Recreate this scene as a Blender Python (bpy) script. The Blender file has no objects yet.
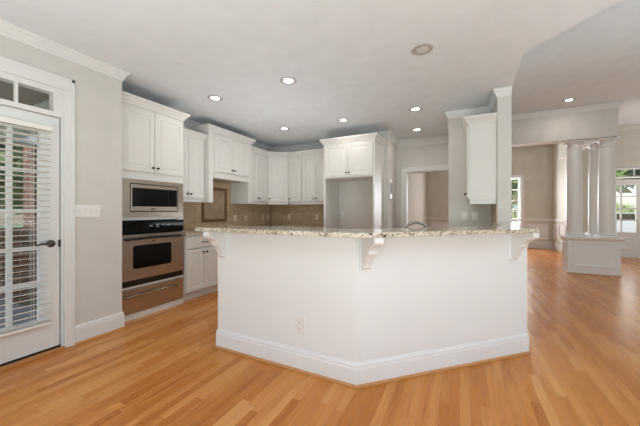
import bpy, bmesh, math, random
from mathutils import Vector, Matrix
random.seed(7)
PI = math.pi
SC = bpy.context.scene
COL = SC.collection

# ------------------------------------------------------------------ camera
F = 285.0; YAW = math.radians(26.16); HY = 211.0; H = 1.21
cam = bpy.data.cameras.new('camera'); co = bpy.data.objects.new('camera', cam); COL.objects.link(co)
cam.sensor_width = 36; cam.lens = 36*F/640; cam.shift_y = (HY-213)/640.0 * 1.0
cam.clip_start = .05; cam.clip_end = 300
co.location = (0, 0, H); co.rotation_euler = (PI/2, 0, YAW)
SC.camera = co

# ------------------------------------------------------------------ world, sun, daylight
w = bpy.data.worlds.new('world'); SC.world = w; w.use_nodes = True
nt = w.node_tree; bg = nt.nodes['Background']
sky = nt.nodes.new('ShaderNodeTexSky'); sky.sky_type = 'NISHITA'; sky.sun_disc = False
sky.sun_elevation = math.radians(50); sky.sun_rotation = math.radians(200); sky.air_density = 1.0
sky.dust_density = 2.0
nt.links.new(sky.outputs[0], bg.inputs[0]); bg.inputs[1].default_value = 0.35
sl = bpy.data.lights.new('sun', 'SUN'); sl.energy = 2.2; sl.angle = math.radians(1.5); sl.color = (1, .95, .87)
so = bpy.data.objects.new('sun', sl); COL.objects.link(so)
so.rotation_euler = Vector((-.30, .62, -.75)).to_track_quat('-Z', 'Y').to_euler()

def area(name, loc, direction, sx, sy, power, color=(1, 1, 1)):
    l = bpy.data.lights.new(name, 'AREA'); l.shape = 'RECTANGLE'; l.size = sx; l.size_y = sy
    l.energy = power; l.color = color
    o = bpy.data.objects.new(name, l); COL.objects.link(o); o.location = loc
    o.rotation_euler = Vector(direction).to_track_quat('-Z', 'Y').to_euler()
    return o
# daylight entering through the dining room window, from an area lamp outside it
area('daylight_dining_window', (1.32, 11.66, 1.56), (0, -1, 0), .95, 1.5, 165, (.97, .96, 1))
# added unseen fill lamps pointing up, standing in for light bounced off the ceilings
area('fill_uplight_left', (-1.6, -.6, 1.1), (.1, .2, 1), 1.4, 1.4, 27, (.85, .965, 1))
area('fill_uplight_kitchen', (-2.3, 3.3, 1.0), (0, 0, 1), .8, .8, 10.5, (.92, .98, 1))  # added lamp hidden behind the bar, brightens the kitchen ceiling
area('fill_uplight_rear', (-.2, -.7, 1.0), (-.1, .45, 1), 1.0, 1.0, 30, (.80, .97, 1))
area('fill_uplight_right', (2.4, -.3, 1.1), (-.25, .3, 1), 1.4, 1.4, 114, (.87, .955, 1))
area('fill_uplight_hall', (3.2, 2.7, 1.5), (0, .15, 1), 1.4, 1.4, 27, (.55, .9, 1))  # added lamp out of view, brightens the hall ceiling
area('daylight_front_door', (4.1, 10.7, 1.35), (0, -1, -.1), 1.6, 1.5, 26, (1, .97, .92))
area('fill_uplight_foyer', (5.6, 8.6, 1.2), (-.3, 0, 1), 1.2, 1.2, 36, (.94, .978, 1))  # added fill lamp out of view, aimed at the foyer ceiling

vs = SC.view_settings
vs.view_transform = 'Standard'; vs.look = 'None'; vs.gamma = 1; vs.use_curve_mapping = False
vs.exposure = 0.0
SC.display_settings.display_device = 'sRGB'

# ------------------------------------------------------------------ materials
def srgb(r, g, b):
    f = lambda c: c/12.92 if c <= .04045 else ((c+.055)/1.055)**2.4
    return (f(r/255), f(g/255), f(b/255), 1)
MATS = {}
def mat(name, col, rough=.5, metal=0., spec=.5, coat=0., emit=None, es=0.):
    m = bpy.data.materials.new(name); m.use_nodes = True
    b = m.node_tree.nodes['Principled BSDF']
    b.inputs['Base Color'].default_value = col; b.inputs['Roughness'].default_value = rough
    b.inputs['Metallic'].default_value = metal; b.inputs['Specular IOR Level'].default_value = spec
    b.inputs['Coat Weight'].default_value = coat; b.inputs['Coat Roughness'].default_value = .08
    if emit: b.inputs['Emission Color'].default_value = emit; b.inputs['Emission Strength'].default_value = es
    MATS[name] = m
    return m
class N:
    """tiny node helper"""
    def __init__(s, m): s.t = m.node_tree; s.b = s.t.nodes['Principled BSDF']
    def n(s, typ, ins=None, **kw):
        x = s.t.nodes.new(typ)
        for k, v in kw.items(): setattr(x, k, v)
        for k, v in (ins or {}).items():
            if hasattr(v, 'is_output'): s.t.links.new(v, x.inputs[k])
            else: x.inputs[k].default_value = v
        return x
    def math(s, op, a, b=None, c=None):
        ins = {0: a}
        if b is not None: ins[1] = b
        if c is not None: ins[2] = c
        return s.n('ShaderNodeMath', ins, operation=op).outputs[0]
    def ramp(s, fac, stops, interp='LINEAR'):
        x = s.n('ShaderNodeValToRGB', {0: fac}); r = x.color_ramp; r.interpolation = interp
        while len(r.elements) < len(stops): r.elements.new(.5)
        for e, (p, c) in zip(r.elements, stops): e.position = p; e.color = c
        return x.outputs[0]
    def link(s, a, name): s.t.links.new(a, s.b.inputs[name])
    def bump(s, h, strength, dist=.01):
        x = s.n('ShaderNodeBump', {'Strength': strength, 'Distance': dist, 'Height': h})
        s.t.links.new(x.outputs[0], s.b.inputs['Normal'])

def paint(name, col, rough, amt=.03, bump=.04, scale=6):
    m = mat(name, col, rough); h = N(m)
    tc = h.n('ShaderNodeTexCoord').outputs['Object']
    nz = h.n('ShaderNodeTexNoise', {'Vector': tc, 'Scale': scale, 'Detail': 3.0}).outputs[0]
    lo = tuple(c*(1-amt) for c in col[:3])+(1,); hi = tuple(min(1, c*(1+amt)) for c in col[:3])+(1,)
    h.link(h.ramp(nz, [(.3, lo), (.7, hi)]), 'Base Color')
    nz2 = h.n('ShaderNodeTexNoise', {'Vector': tc, 'Scale': 180.0, 'Detail': 2.0}).outputs[0]
    h.bump(nz2, bump, .002)
    return m
WALL = paint('wall_paint', srgb(212, 209, 204), .75)
WALLFAR = paint('warm_wall_paint', srgb(205, 202, 190), .75)
CEIL = paint('ceiling_paint', srgb(229, 233, 236), .85)
TRIM = paint('trim_paint', srgb(228, 228, 226), .38, .01, .01)
CAB = paint('cabinet_paint', srgb(222, 220, 216), .42, .012, .01)
BAR = paint('bar_paint', srgb(236, 238, 238), .5, .01, .03)
BLIND = mat('blind_white', srgb(240, 238, 232), .5)
BRONZE = mat('oil_rubbed_bronze', srgb(38, 30, 27), .35, .7)
NICKEL = mat('dark_nickel', srgb(92, 88, 84), .28, 1)
CHROME = mat('brushed_chrome', srgb(150, 146, 140), .2, 1)
BLACKG = mat('black_glass', srgb(4, 4, 5), .08, 0, .3, 0)
BLACK = mat('black_enamel', srgb(14, 14, 15), .3)
DARKIN = mat('dark_gap', srgb(40, 36, 32), .8)
PLASTIC = mat('white_plastic', srgb(236, 235, 232), .4)
ALMOND = mat('almond_plastic', srgb(226, 214, 194), .45)
DIGIT = mat('display_digits', srgb(190, 200, 205), .4, emit=srgb(190, 205, 215), es=.15)
LAMP = mat('lamp_lens', srgb(255, 250, 240), .4, emit=(1, .95, .86, 1), es=9)
LAMPOFF = mat('unlit_lamp', srgb(215, 212, 207), .5)
RING = mat('lamp_ring', srgb(190, 186, 180), .35, .2)
GREYP = mat('dark_slot', srgb(70, 66, 60), .6)

def stainless():
    m = mat('stainless_steel', srgb(190, 178, 166), .27, 1); h = N(m)
    tc = h.n('ShaderNodeTexCoord').outputs['Object']
    mp = h.n('ShaderNodeMapping', {'Vector': tc, 'Scale': (3, 3, 260)}).outputs[0]
    nz = h.n('ShaderNodeTexNoise', {'Vector': mp, 'Scale': 1.0, 'Detail': 2.0}).outputs[0]
    h.link(h.ramp(nz, [(.3, srgb(184, 174, 163)), (.7, srgb(196, 187, 176))]), 'Base Color')
    h.link(h.ramp(nz, [(.3, (.27,)*3+(1,)), (.7, (.33,)*3+(1,))]), 'Roughness')
    return m
STEEL = stainless()

def oak():
    m = mat('oak_strip_floor', srgb(205, 145, 88), .3, 0, .26); h = N(m)
    tc = h.n('ShaderNodeTexCoord').outputs['Object']
    sp = h.n('ShaderNodeSeparateXYZ', {0: tc})
    x, y = sp.outputs[0], sp.outputs[1]
    W = .057; L = .80
    rx = h.math('DIVIDE', x, W); row = h.math('FLOOR', rx); fx = h.math('FRACT', rx)
    off = h.n('ShaderNodeTexWhiteNoise', {'W': row}, noise_dimensions='1D').outputs[0]
    ry = h.math('ADD', h.math('DIVIDE', y, L), h.math('MULTIPLY', off, 7.3))
    bi = h.math('FLOOR', ry); fy = h.math('FRACT', ry)
    idv = h.n('ShaderNodeCombineXYZ', {0: row, 1: bi}).outputs[0]
    rnd = h.n('ShaderNodeTexWhiteNoise', {'Vector': idv}, noise_dimensions='3D')
    tone = h.ramp(rnd.outputs[0], [(0, srgb(188, 117, 52)), (.25, srgb(198, 128, 60)), (.5, srgb(207, 138, 70)),
                                  (.75, srgb(214, 147, 80)), (1, srgb(223, 160, 95))])
    # grain
    sh = h.n('ShaderNodeVectorMath', {0: tc, 1: rnd.outputs['Color']}, operation='ADD').outputs[0]
    mp = h.n('ShaderNodeMapping', {'Vector': sh, 'Scale': (60, 3.0, 1)}).outputs[0]
    g = h.n('ShaderNodeTexNoise', {'Vector': mp, 'Scale': 1.6, 'Detail': 5.0, 'Roughness': .6, 'Distortion': .6}).outputs[0]
    gc = h.ramp(g, [(.35, (.78, .68, .56, 1)), (.5, (1, 1, 1, 1)), (.7, (1.0, 1.0, 1.0, 1))])
    mx = h.n('ShaderNodeMix', {0: .75, 6: tone, 7: gc}, data_type='RGBA', blend_type='MULTIPLY').outputs[2]
    mp3 = h.n('ShaderNodeMapping', {'Vector': sh, 'Scale': (22, 1.1, 1)}).outputs[0]
    g3 = h.n('ShaderNodeTexNoise', {'Vector': mp3, 'Scale': 1.3, 'Detail': 4.0, 'Roughness': .65, 'Distortion': 1.2}).outputs[0]
    mx = h.n('ShaderNodeMix', {0: .8, 6: mx, 7: h.ramp(g3, [(.30, (.66, .54, .42, 1)), (.42, (.92, .88, .84, 1)), (.55, (1, 1, 1, 1))])}, data_type='RGBA', blend_type='MULTIPLY').outputs[2]
    ex = h.math('MINIMUM', fx, h.math('SUBTRACT', 1.0, fx))
    ey = h.math('MINIMUM', fy, h.math('SUBTRACT', 1.0, fy))
    gx = h.math('LESS_THAN', ex, .012); gy = h.math('LESS_THAN', ey, .0012)
    gap = h.math('MAXIMUM', gx, gy)
    mx2 = h.n('ShaderNodeMix', {0: h.math('MULTIPLY', gap, .5), 6: mx, 7: srgb(120, 70, 34)}, data_type='RGBA').outputs[2]
    h.link(mx2, 'Base Color')
    h.link(h.ramp(g, [(.3, (.30,)*3+(1,)), (.7, (.22,)*3+(1,))]), 'Roughness')
    h.bump(h.math('SUBTRACT', h.math('MULTIPLY', g, .15), gap), .25, .0015)
    return m
OAK = oak()
SHOE = mat('oak_shoe', srgb(196, 140, 86), .4)

def granite():
    m = mat('granite', srgb(200, 185, 160), .09, 0, .6); h = N(m)
    tc = h.n('ShaderNodeTexCoord').outputs['Object']
    v = h.n('ShaderNodeTexVoronoi', {'Vector': tc, 'Scale': 95.0}).outputs['Color']
    vs_ = h.n('ShaderNodeSeparateColor', {0: v}).outputs[0]
    nz = h.n('ShaderNodeTexNoise', {'Vector': tc, 'Scale': 22.0, 'Detail': 4.0, 'Roughness': .7}).outputs[0]
    mixv = h.math('ADD', h.math('MULTIPLY', vs_, .55), h.math('MULTIPLY', nz, .5))
    c = h.ramp(mixv, [(.22, srgb(66, 60, 54)), (.30, srgb(120, 108, 94)), (.40, srgb(176, 164, 142)),
                      (.55, srgb(206, 196, 176)), (.75, srgb(222, 216, 202)), (.9, srgb(186, 172, 146))])
    h.link(c, 'Base Color')
    return m
GRAN = granite()

def tile(name, base, dark, size=.10, diag=False, grout=srgb(170, 150, 128)):
    m = mat(name, base, .4); h = N(m)
    tc = h.n('ShaderNodeTexCoord').outputs['Object']
    sp = h.n('ShaderNodeSeparateXYZ', {0: tc})
    u = h.math('ADD', sp.outputs[0], sp.outputs[1])
    v = h.n('ShaderNodeCombineXYZ', {0: u, 1: sp.outputs[2]}).outputs[0]
    if diag: v = h.n('ShaderNodeMapping', {'Vector': v, 'Rotation': (0, 0, PI/4)}).outputs[0]
    b = h.n('ShaderNodeTexBrick', {'Vector': v, 'Color1': base, 'Color2': dark, 'Mortar': grout, 'Scale': 1.0,
                                  'Mortar Size': .0022, 'Bias': 0.0, 'Brick Width': size, 'Row Height': size}, offset=0.0)
    nz = h.n('ShaderNodeTexNoise', {'Vector': tc, 'Scale': 30.0, 'Detail': 4.0}).outputs[0]
    c = h.n('ShaderNodeMix', {0: .6, 6: b.outputs[0], 7: h.ramp(nz, [(.3, (.7, .66, .6, 1)), (.7, (1, 1, 1, 1))])},
            data_type='RGBA', blend_type='MULTIPLY').outputs[2]
    h.link(c, 'Base Color')
    h.bump(h.math('SUBTRACT', 1.0, b.outputs['Fac']), .4, .002)
    return m
TILE = tile('backsplash_tile', srgb(208, 184, 154), srgb(192, 166, 134))
TILED = tile('framed_tile', srgb(182, 160, 134), srgb(170, 146, 120), .10, True)
TILEB = tile('border_tile', srgb(128, 94, 62), srgb(112, 80, 52), .05, False, srgb(120, 96, 70))
BRICK = mat('porch_brick', srgb(120, 84, 66), .85)
h = N(BRICK); tc = h.n('ShaderNodeTexCoord').outputs['Object']; sp = h.n('ShaderNodeSeparateXYZ', {0: tc})
v = h.n('ShaderNodeCombineXYZ', {0: h.math('ADD', sp.outputs[0], sp.outputs[1]), 1: sp.outputs[2]}).outputs[0]
b = h.n('ShaderNodeTexBrick', {'Vector': v, 'Color1': srgb(132, 88, 68), 'Color2': srgb(96, 66, 54), 'Mortar': srgb(168, 158, 146),
                              'Scale': 1.0, 'Mortar Size': .006, 'Brick Width': .21, 'Row Height': .075})
h.link(b.outputs[0], 'Base Color')
def foliage(name, c1, c2):
    m = mat(name, c1, .6); h = N(m)
    tc = h.n('ShaderNodeTexCoord').outputs['Object']
    nz = h.n('ShaderNodeTexNoise', {'Vector': tc, 'Scale': 5.0, 'Detail': 3.0}).outputs[0]
    h.link(h.ramp(nz, [(.35, c1), (.65, c2)]), 'Base Color')
    return m
LEAF = foliage('leaf_green', srgb(96, 128, 66), srgb(168, 190, 118))
LEAFD = foliage('leaf_dark', srgb(62, 92, 50), srgb(118, 146, 84))
GRASS = foliage('lawn', srgb(84, 104, 54), srgb(116, 132, 78))
BARK = foliage('bark', srgb(92, 76, 62), srgb(120, 102, 86))
STREET = mat('street_grey', srgb(120, 120, 122), .9)
CARP = mat('car_paint', srgb(205, 210, 216), .25, .3)
TYRE = mat('tyre', srgb(25, 25, 25), .8)
PORCHW = paint('porch_white', srgb(228, 230, 228), .6)
PORCHC = paint('porch_ceiling_board', srgb(150, 136, 120), .7)
def glassmat():
    m = bpy.data.materials.new('clear_glass'); m.use_nodes = True; t = m.node_tree
    t.nodes.clear(); o = t.nodes.new('ShaderNodeOutputMaterial'); mx = t.nodes.new('ShaderNodeMixShader')
    tr = t.nodes.new('ShaderNodeBsdfTransparent'); gl = t.nodes.new('ShaderNodeBsdfGlossy')
    gl.inputs['Roughness'].default_value = .02; mx.inputs[0].default_value = .07
    t.links.new(tr.outputs[0], mx.inputs[1]); t.links.new(gl.outputs[0], mx.inputs[2]); t.links.new(mx.outputs[0], o.inputs[0])
    return m
GLASS = glassmat()

# ------------------------------------------------------------------ mesh helpers
def base_of(o):
    v = Vector((0, 0, 0))
    while o: v += o.location; o = o.parent
    return v
class MB:
    def __init__(s, M=None): s.bm = bmesh.new(); s.M = M or Matrix.Identity(4)
    def V(s, p): return s.bm.verts.new(s.M @ Vector(p))
    def box(s, x0, x1, y0, y1, z0, z1, bev=0.):
        v = [s.V((x, y, z)) for z in (z0, z1) for x, y in ((x0, y0), (x1, y0), (x1, y1), (x0, y1))]
        fs = [s.bm.faces.new([v[i] for i in q]) for q in ((3, 2, 1, 0), (4, 5, 6, 7), (0, 1, 5, 4), (1, 2, 6, 5), (2, 3, 7, 6), (3, 0, 4, 7))]
        if bev:
            es = {e for f in fs for e in f.edges}
            bmesh.ops.bevel(s.bm, geom=list(es), offset=bev, segments=2, affect='EDGES', profile=.5)
        return s
    def prism(s, pts, z0, z1):
        a = [s.V((x, y, z0)) for x, y in pts]; b = [s.V((x, y, z1)) for x, y in pts]; n = len(pts)
        s.bm.faces.new(a[::-1]); s.bm.faces.new(b)
        for i in range(n): s.bm.faces.new((a[i], a[(i+1) % n], b[(i+1) % n], b[i]))
        return s
    def extr(s, pts, y0, y1):
        """profile in local x,z extruded along local y"""
        a = [s.V((x, y0, z)) for x, z in pts]; b = [s.V((x, y1, z)) for x, z in pts]; n = len(pts)
        s.bm.faces.new(a); s.bm.faces.new(b[::-1])
        for i in range(n): s.bm.faces.new((a[i], b[i], b[(i+1) % n], a[(i+1) % n]))
        return s
    def rings(s, x0, x1, z0, z1, steps, y=0.):
        """nested rectangles in the local xz plane; steps = (inset, outward) ; outward is -y"""
        prev = None
        for ins, out in steps:
            r = [s.V((x0+ins, y-out, z0+ins)), s.V((x1-ins, y-out, z0+ins)), s.V((x1-ins, y-out, z1-ins)), s.V((x0+ins, y-out, z1-ins))]
            if prev:
                for i in range(4): s.bm.faces.new((prev[i], prev[(i+1) % 4], r[(i+1) % 4], r[i]))
            prev = r
        s.bm.faces.new(prev)
        return s
    def lathe(s, prof, c=(0, 0, 0), n=24, axis='z', cap=True):
        R = []
        for r, h in prof:
            ring = []
            for i in range(n):
                a = 2*PI*i/n; p = (r*math.cos(a), r*math.sin(a), h)
                if axis == 'y': p = (p[0], -p[2], p[1])     # h goes outward (-y)
                if axis == 'x': p = (p[2], p[0], p[1])
                ring.append(s.V((c[0]+p[0], c[1]+p[1], c[2]+p[2])))
            R.append(ring)
        for a, b in zip(R, R[1:]):
            for i in range(n): s.bm.faces.new((a[i], a[(i+1) % n], b[(i+1) % n], b[i]))
        if cap: s.bm.faces.new(R[0][::-1]); s.bm.faces.new(R[-1])
        return s
    def tube(s, pts, r, n=10):
        pts = [Vector(p) for p in pts]; R = []
        up = Vector((0, 0, 1))
        for i, p in enumerate(pts):
            t = (pts[min(i+1, len(pts)-1)]-pts[max(i-1, 0)]).normalized()
            a = t.cross(up)
            if a.length < 1e-3: a = t.cross(Vector((0, 1, 0)))
            a.normalize(); b_ = t.cross(a).normalized()
            rr = r[i] if isinstance(r, (list, tuple)) else r
            R.append([s.V(p+rr*(a*math.cos(2*PI*k/n)+b_*math.sin(2*PI*k/n))) for k in range(n)])
        for a, b_ in zip(R, R[1:]):
            for k in range(n): s.bm.faces.new((a[k], a[(k+1) % n], b_[(k+1) % n], b_[k]))
        s.bm.faces.new(R[0]); s.bm.faces.new(R[-1][::-1])
        return s
    def sweep(s, path, prof, closed=False):
        """prof (out, z) swept along a 2D path, out to the RIGHT of the travelling direction"""
        P = [Vector(p) for p in path]; n = len(P); R = []
        for i in range(n):
            d0 = (P[i]-P[i-1]).normalized() if (i > 0 or closed) else None
            d1 = (P[(i+1) % n]-P[i]).normalized() if (i < n-1 or closed) else None
            d0 = d0 or d1; d1 = d1 or d0
            n0 = Vector((d0.y, -d0.x)); n1 = Vector((d1.y, -d1.x)); m = (n0+n1)
            m = m/(m.dot(n0)) if m.length > 1e-6 else n0
            R.append([s.V((P[i].x+m.x*o, P[i].y+m.y*o, z)) for o, z in prof])
        k = len(prof)
        for i in range(n if closed else n-1):
            a = R[i]; b_ = R[(i+1) % n]
            for j in range(k): s.bm.faces.new((a[j], b_[j], b_[(j+1) % k], a[(j+1) % k]))
        if not closed: s.bm.faces.new(R[0]); s.bm.faces.new(R[-1][::-1])
        return s
    def build(s, name, m, parent=None, smooth=False):
        me = bpy.data.meshes.new(name)
        bmesh.ops.recalc_face_normals(s.bm, faces=s.bm.faces[:])
        if parent is not None:
            off = base_of(parent)
            for v_ in s.bm.verts: v_.co -= off
        s.bm.to_mesh(me); s.bm.free()
        me.materials.append(m)
        if smooth:
            for p in me.polygons: p.use_smooth = True
            try: me.set_sharp_from_angle(angle=math.radians(40))
            except Exception: pass
        o = bpy.data.objects.new(name, me); COL.objects.link(o)
        if parent is not None: o.parent = parent
        return o
def tag(o, label, cat, group=None, kind=None):
    o['label'] = label; o['category'] = cat
    if group: o['group'] = group
    if kind: o['kind'] = kind
    return o
def thing(name, label, cat, loc=(0, 0, 0), group=None):
    o = bpy.data.objects.new(name, None); COL.objects.link(o); o.location = loc
    o.empty_display_size = .1
    return tag(o, label, cat, group)
def struct(name, mb, m, label=None, smooth=False):
    o = mb.build(name, m, None, smooth); o['kind'] = 'structure'
    if label: o['label'] = label
    return o
def copy_tree(o, parent=None):
    c = o.copy(); COL.objects.link(c); c.parent = parent
    for ch in list(o.children): copy_tree(ch, c)
    return c
def frame(x, y, ang): return Matrix.Translation((x, y, 0)) @ Matrix.Rotation(ang, 4, 'Z')

# ------------------------------------------------------------------ structure
CH = 2.65; HC = 3.20; FC = 3.42
XL = -3.14; XK = -3.89; YK = 5.39; YR = 5.97
FLOORP = [(-3.25, -3.6), (7.1, -3.6), (7.1, 11.55), (-4.05, 11.55), (-4.05, 1.65), (-3.25, 1.65)]
struct('floor', MB().prism(FLOORP, -.15, 0), OAK, 'honey oak strip floor')
KE = [(.54, 3.97), (.52, 3.13), (7.1, -3.45)]
struct('ceiling', MB().prism([(-4.05, 1.65), (-3.25, 1.65), (-3.25, -3.6), (7.1, -3.6), KE[2], KE[1], KE[0], (.54, 7.1), (-4.05, 7.1)], CH, 3.7), CEIL,
       'lower white kitchen ceiling')
struct('ceiling', MB().prism([(.54, 3.97), (.52, 3.13), (7.1, -3.45), (7.1, 7.1), (.54, 7.1)], HC, 3.7), CEIL, 'higher hall ceiling')
struct('ceiling', MB().box(-4.05, 7.1, 7.1, 11.55, FC, 3.7), CEIL, 'ceiling of the far rooms')

# left wall with the glazed door opening (door z 0-2.02, transom above)
DY0, DY1 = .33, 1.245
struct('wall_left', MB().box(-3.25, XL, -3.6, DY0-.03, 0, CH).box(-3.25, XL, DY1+.02, 1.745, 0, CH).box(-3.25, XL, DY0-.03, DY1+.02, 2.27, CH)
       .box(-4.05, -3.25, 1.65, 1.745, 0, CH), WALL, 'left wall with the blind door')
struct('wall_left_kitchen', MB().box(-4.05, XK, 1.745, YK, 0, CH), WALL)
struct('wall_back', MB().box(-4.05, -2.16, YK, 5.5, 0, CH), WALL)
struct('wall_alcove', MB().box(-2.128, -1.17, 5.18, 6.09, 0, CH), WALL, 'wall behind the refrigerator alcove')
struct('wall_pantry', MB().box(-1.17, -.99, YR, 6.09, 0, CH).box(-.99, -.15, YR, 6.09, 2.0, CH), WALL, 'kitchen rear wall around the cased doorway')
struct('wall_partition', MB().prism([(-.15, 4.57), (.40, 4.57), (.40, 3.97), (.54, 3.97), (.54, 7.1), (.42, 7.1), (.42, 6.09), (-.15, 6.09)], 0, CH), WALL,
       'partition beside the bar')
struct('wall_hall', MB().prism([(-4.05, 5.5), (-2.16, 5.5), (-2.16, 6.09), (-4.05, 6.09)], 0, CH), WALL)
struct('wall_rear', MB().box(-3.25, -2.6, -3.6, -3.45, 0, CH).box(.2, 1.4, -3.6, -3.45, 0, CH).box(4.2, 7.1, -3.6, -3.45, 0, CH)
       .box(-2.6, .2, -3.6, -3.45, 0, .4).box(-2.6, .2, -3.6, -3.45, 2.5, CH).box(1.4, 4.2, -3.6, -3.45, 0, .4).box(1.4, 4.2, -3.6, -3.45, 2.5, CH), WALL)
struct('wall_right', MB().box(6.95, 7.1, -3.45, .7, 0, 3.7).box(6.95, 7.1, 3.7, 5.8, 0, 3.7).box(6.95, 7.1, 8.6, 11.4, 0, 3.7)
       .box(6.95, 7.1, .7, 3.7, 0, .4).box(6.95, 7.1, .7, 3.7, 2.5, 3.7).box(6.95, 7.1, 5.8, 8.6, 0, .4).box(6.95, 7.1, 5.8, 8.6, 2.5, 3.7), WALL)
# far rooms
DWX0, DWX1, DWZ0, DWZ1 = .85, 1.80, .80, 2.33
struct('wall_dining', MB().box(-4.05, DWX0, 11.4, 11.55, 0, FC).box(DWX1, 2.65, 11.4, 11.55, 0, FC)
       .box(DWX0, DWX1, 11.4, 11.55, 0, DWZ0).box(DWX0, DWX1, 11.4, 11.55, DWZ1, FC), WALLFAR, 'far dining room wall')
struct('wall_passage', MB().box(-1.25, -1.12, 6.09, 11.4, 0, CH).box(-1.25, -1.12, 7.1, 11.4, CH, FC), WALLFAR)
struct('wall_side', MB().box(2.65, 2.79, 10.1, 11.4, 0, FC).box(2.47, 2.61, 7.35, 10.1, 2.68, FC), WALLFAR, 'side wall with the cased opening')
FX = [3.24, 4.20]
struct('wall_foyer', MB().box(2.79, FX[0], 10.1, 10.25, 0, FC).box(5.2, 6.95, 10.1, 10.25, 0, FC).box(FX[0], 5.2, 10.1, 10.25, 2.34, FC)
       .box(4.24, 4.34, 10.1, 10.25, 0, 2.04), WALLFAR, 'foyer wall around the glazed front door')
struct('wall_beam', MB().box(.54, 2.61, 7.1, 7.35, 2.59, FC), WALL, 'dropped beam over the columns')
struct('wall_beam_header', MB().box(.54, 7.1, 7.02, 7.1, HC, FC), CEIL) if False else None

CROWN = lambda z, s=1.0: [(0, z-.098*s), (.008*s, z-.098*s), (.010*s, z-.080*s), (.018*s, z-.068*s), (.036*s, z-.030*s), (.042*s, z-.026*s), (.048*s, z-.010*s), (.052*s, z-.010*s), (.052*s, z-.001), (0, z-.001)]
def basep(hh=.185, t=.016): return [(0, .001), (t, .001), (t, hh-.045), (t*.8, hh-.035), (t*.75, hh-.018), (t*.35, hh-.006), (t*.3, hh), (0, hh)]
# crown: right-hand side of path = into the room
k = 1
def crown(path, z, m=TRIM, s=1.0):
    global k
    struct('trim_%d' % k, MB().sweep(path, CROWN(z, s)), m, 'crown moulding'); k += 1
crown([(XL, -3.4), (XL, 1.745), (XK, 1.745)], CH)
crown([(XK, 1.745), (XK, YK), (-2.128, YK), (-2.128, 5.18), (-1.17, 5.18), (-1.17, YR), (-.15, YR)], CH, TRIM, 1.35)
crown([(-.15, YR), (-.15, 4.57), (.40, 4.57), (.40, 3.97), (.54, 3.97)], CH)
crown([(.55, 7.1), (2.61, 7.1), (2.61, 7.35)], HC, TRIM)
crown([(-1.12, 11.4), (2.65, 11.4), (2.65, 10.1)], FC, WALLFAR, 1.5)
crown([(2.79, 10.1), (6.9, 10.1)], FC, WALLFAR, 1.5)
def shoe(path, side=1): return MB().sweep(path, [(.001, .001), (.032, .001), (.032, .008), (.026, .018), (.001, .019)])
bb = lambda nm, path, hh=.2, m=TRIM: struct(nm, MB().sweep(path, basep(hh)), m)
bb('baseboard_left', [(XL, 1.337), (XL, 1.745), (-3.26, 1.745)], .17)
bb('baseboard_left', [(XL, -3.4), (XL, DY0-.14)], .17)
struct('trim_20', MB().sweep([(XL+.016, 1.337), (XL+.016, 1.761), (-3.262, 1.761)], [(0, .001), (.014, .001), (.012, .010), (.006, .016), (0, .017)]), SHOE, 'oak shoe moulding')
bb('baseboard_dining', [(-1.1, 11.4), (2.65, 11.4), (2.65, 10.1)], .22)
bb('baseboard_foyer', [(2.8, 10.1), (3.12, 10.1)], .2)
# dining wainscot: chair rail and framed panels
struct('trim_21', MB().sweep([(-1.1, 11.4), (2.65, 11.4), (2.65, 10.1)], [(0, .88), (.012, .88), (.02, .90), (.035, .92), (.035, .945), (.015, .955), (0, .955)]), TRIM, 'chair rail')
def mold_rect(mb, x0, x1, z0, z1, t=.035, d=.016):
    mb.rings(x0, x1, z0, z1, [(0, .001), (.004, d), (t*.5, d*.6), (t, .003)])
mb = MB()
for x0, x1 in ((-1.0, -.3), (-.2, .75), (1.92, 2.55)):
    mold_rect(mb.__class__(mb.M) if False else mb, x0, x1, .30, .80)
mb.M = Matrix.Identity(4)
struct('trim_22', (lambda m_: m_)(mb), TRIM, 'wainscot panel moulding')
for o in [SC.objects['trim_22']]: o.location.y = 11.4
m2 = MB(frame(2.65, 0, -PI/2))                                      # faces -X
for x0, x1 in ((-11.3, -10.72), (-10.66, -10.2)): mold_rect(m2, x0, x1, .30, .80)
struct('trim_23', m2, TRIM, 'wainscot panel moulding')

# cased doorway in the kitchen rear wall
def casing_mb(M, x0, x1, ztop, wd=.085, z0=0., t=.02, wh=None):
    wh = wh or wd
    m_ = MB(M)
    prof = lambda a, b, c, d: m_.box(a, b, -t, 0, c, d, .004)
    prof(x0-wd, x0, z0, ztop); prof(x1, x1+wd, z0, ztop); prof(x0-wd, x1+wd, ztop, ztop+wh)
    m_.box(x0-wd-.008, x0-wd+.014, -t-.003, 0, z0, ztop+wh+.008); m_.box(x1+wd-.014, x1+wd+.008, -t-.003, 0, z0, ztop+wh+.008)
    m_.box(x0-wd-.008, x1+wd+.008, -t-.003, 0, ztop+wh-.014, ztop+wh+.008)
    return m_
mb = MB().box(-1.075, -.99, YR-.02, YR, 0, 2.085).box(-.99, -.16, YR-.02, YR, 2.0, 2.085).box(-1.083, -1.06, YR-.028, YR, 0, 2.093).box(-1.083, -.16, YR-.028, YR, 2.07, 2.093)
mb.box(-.992, -.972, YR, 6.09, 0, 1.985).box(-.992, -.16, YR, 6.09, 1.98, 2.0)
struct('trim_24', mb, TRIM, 'casing of the kitchen rear doorway')

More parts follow.
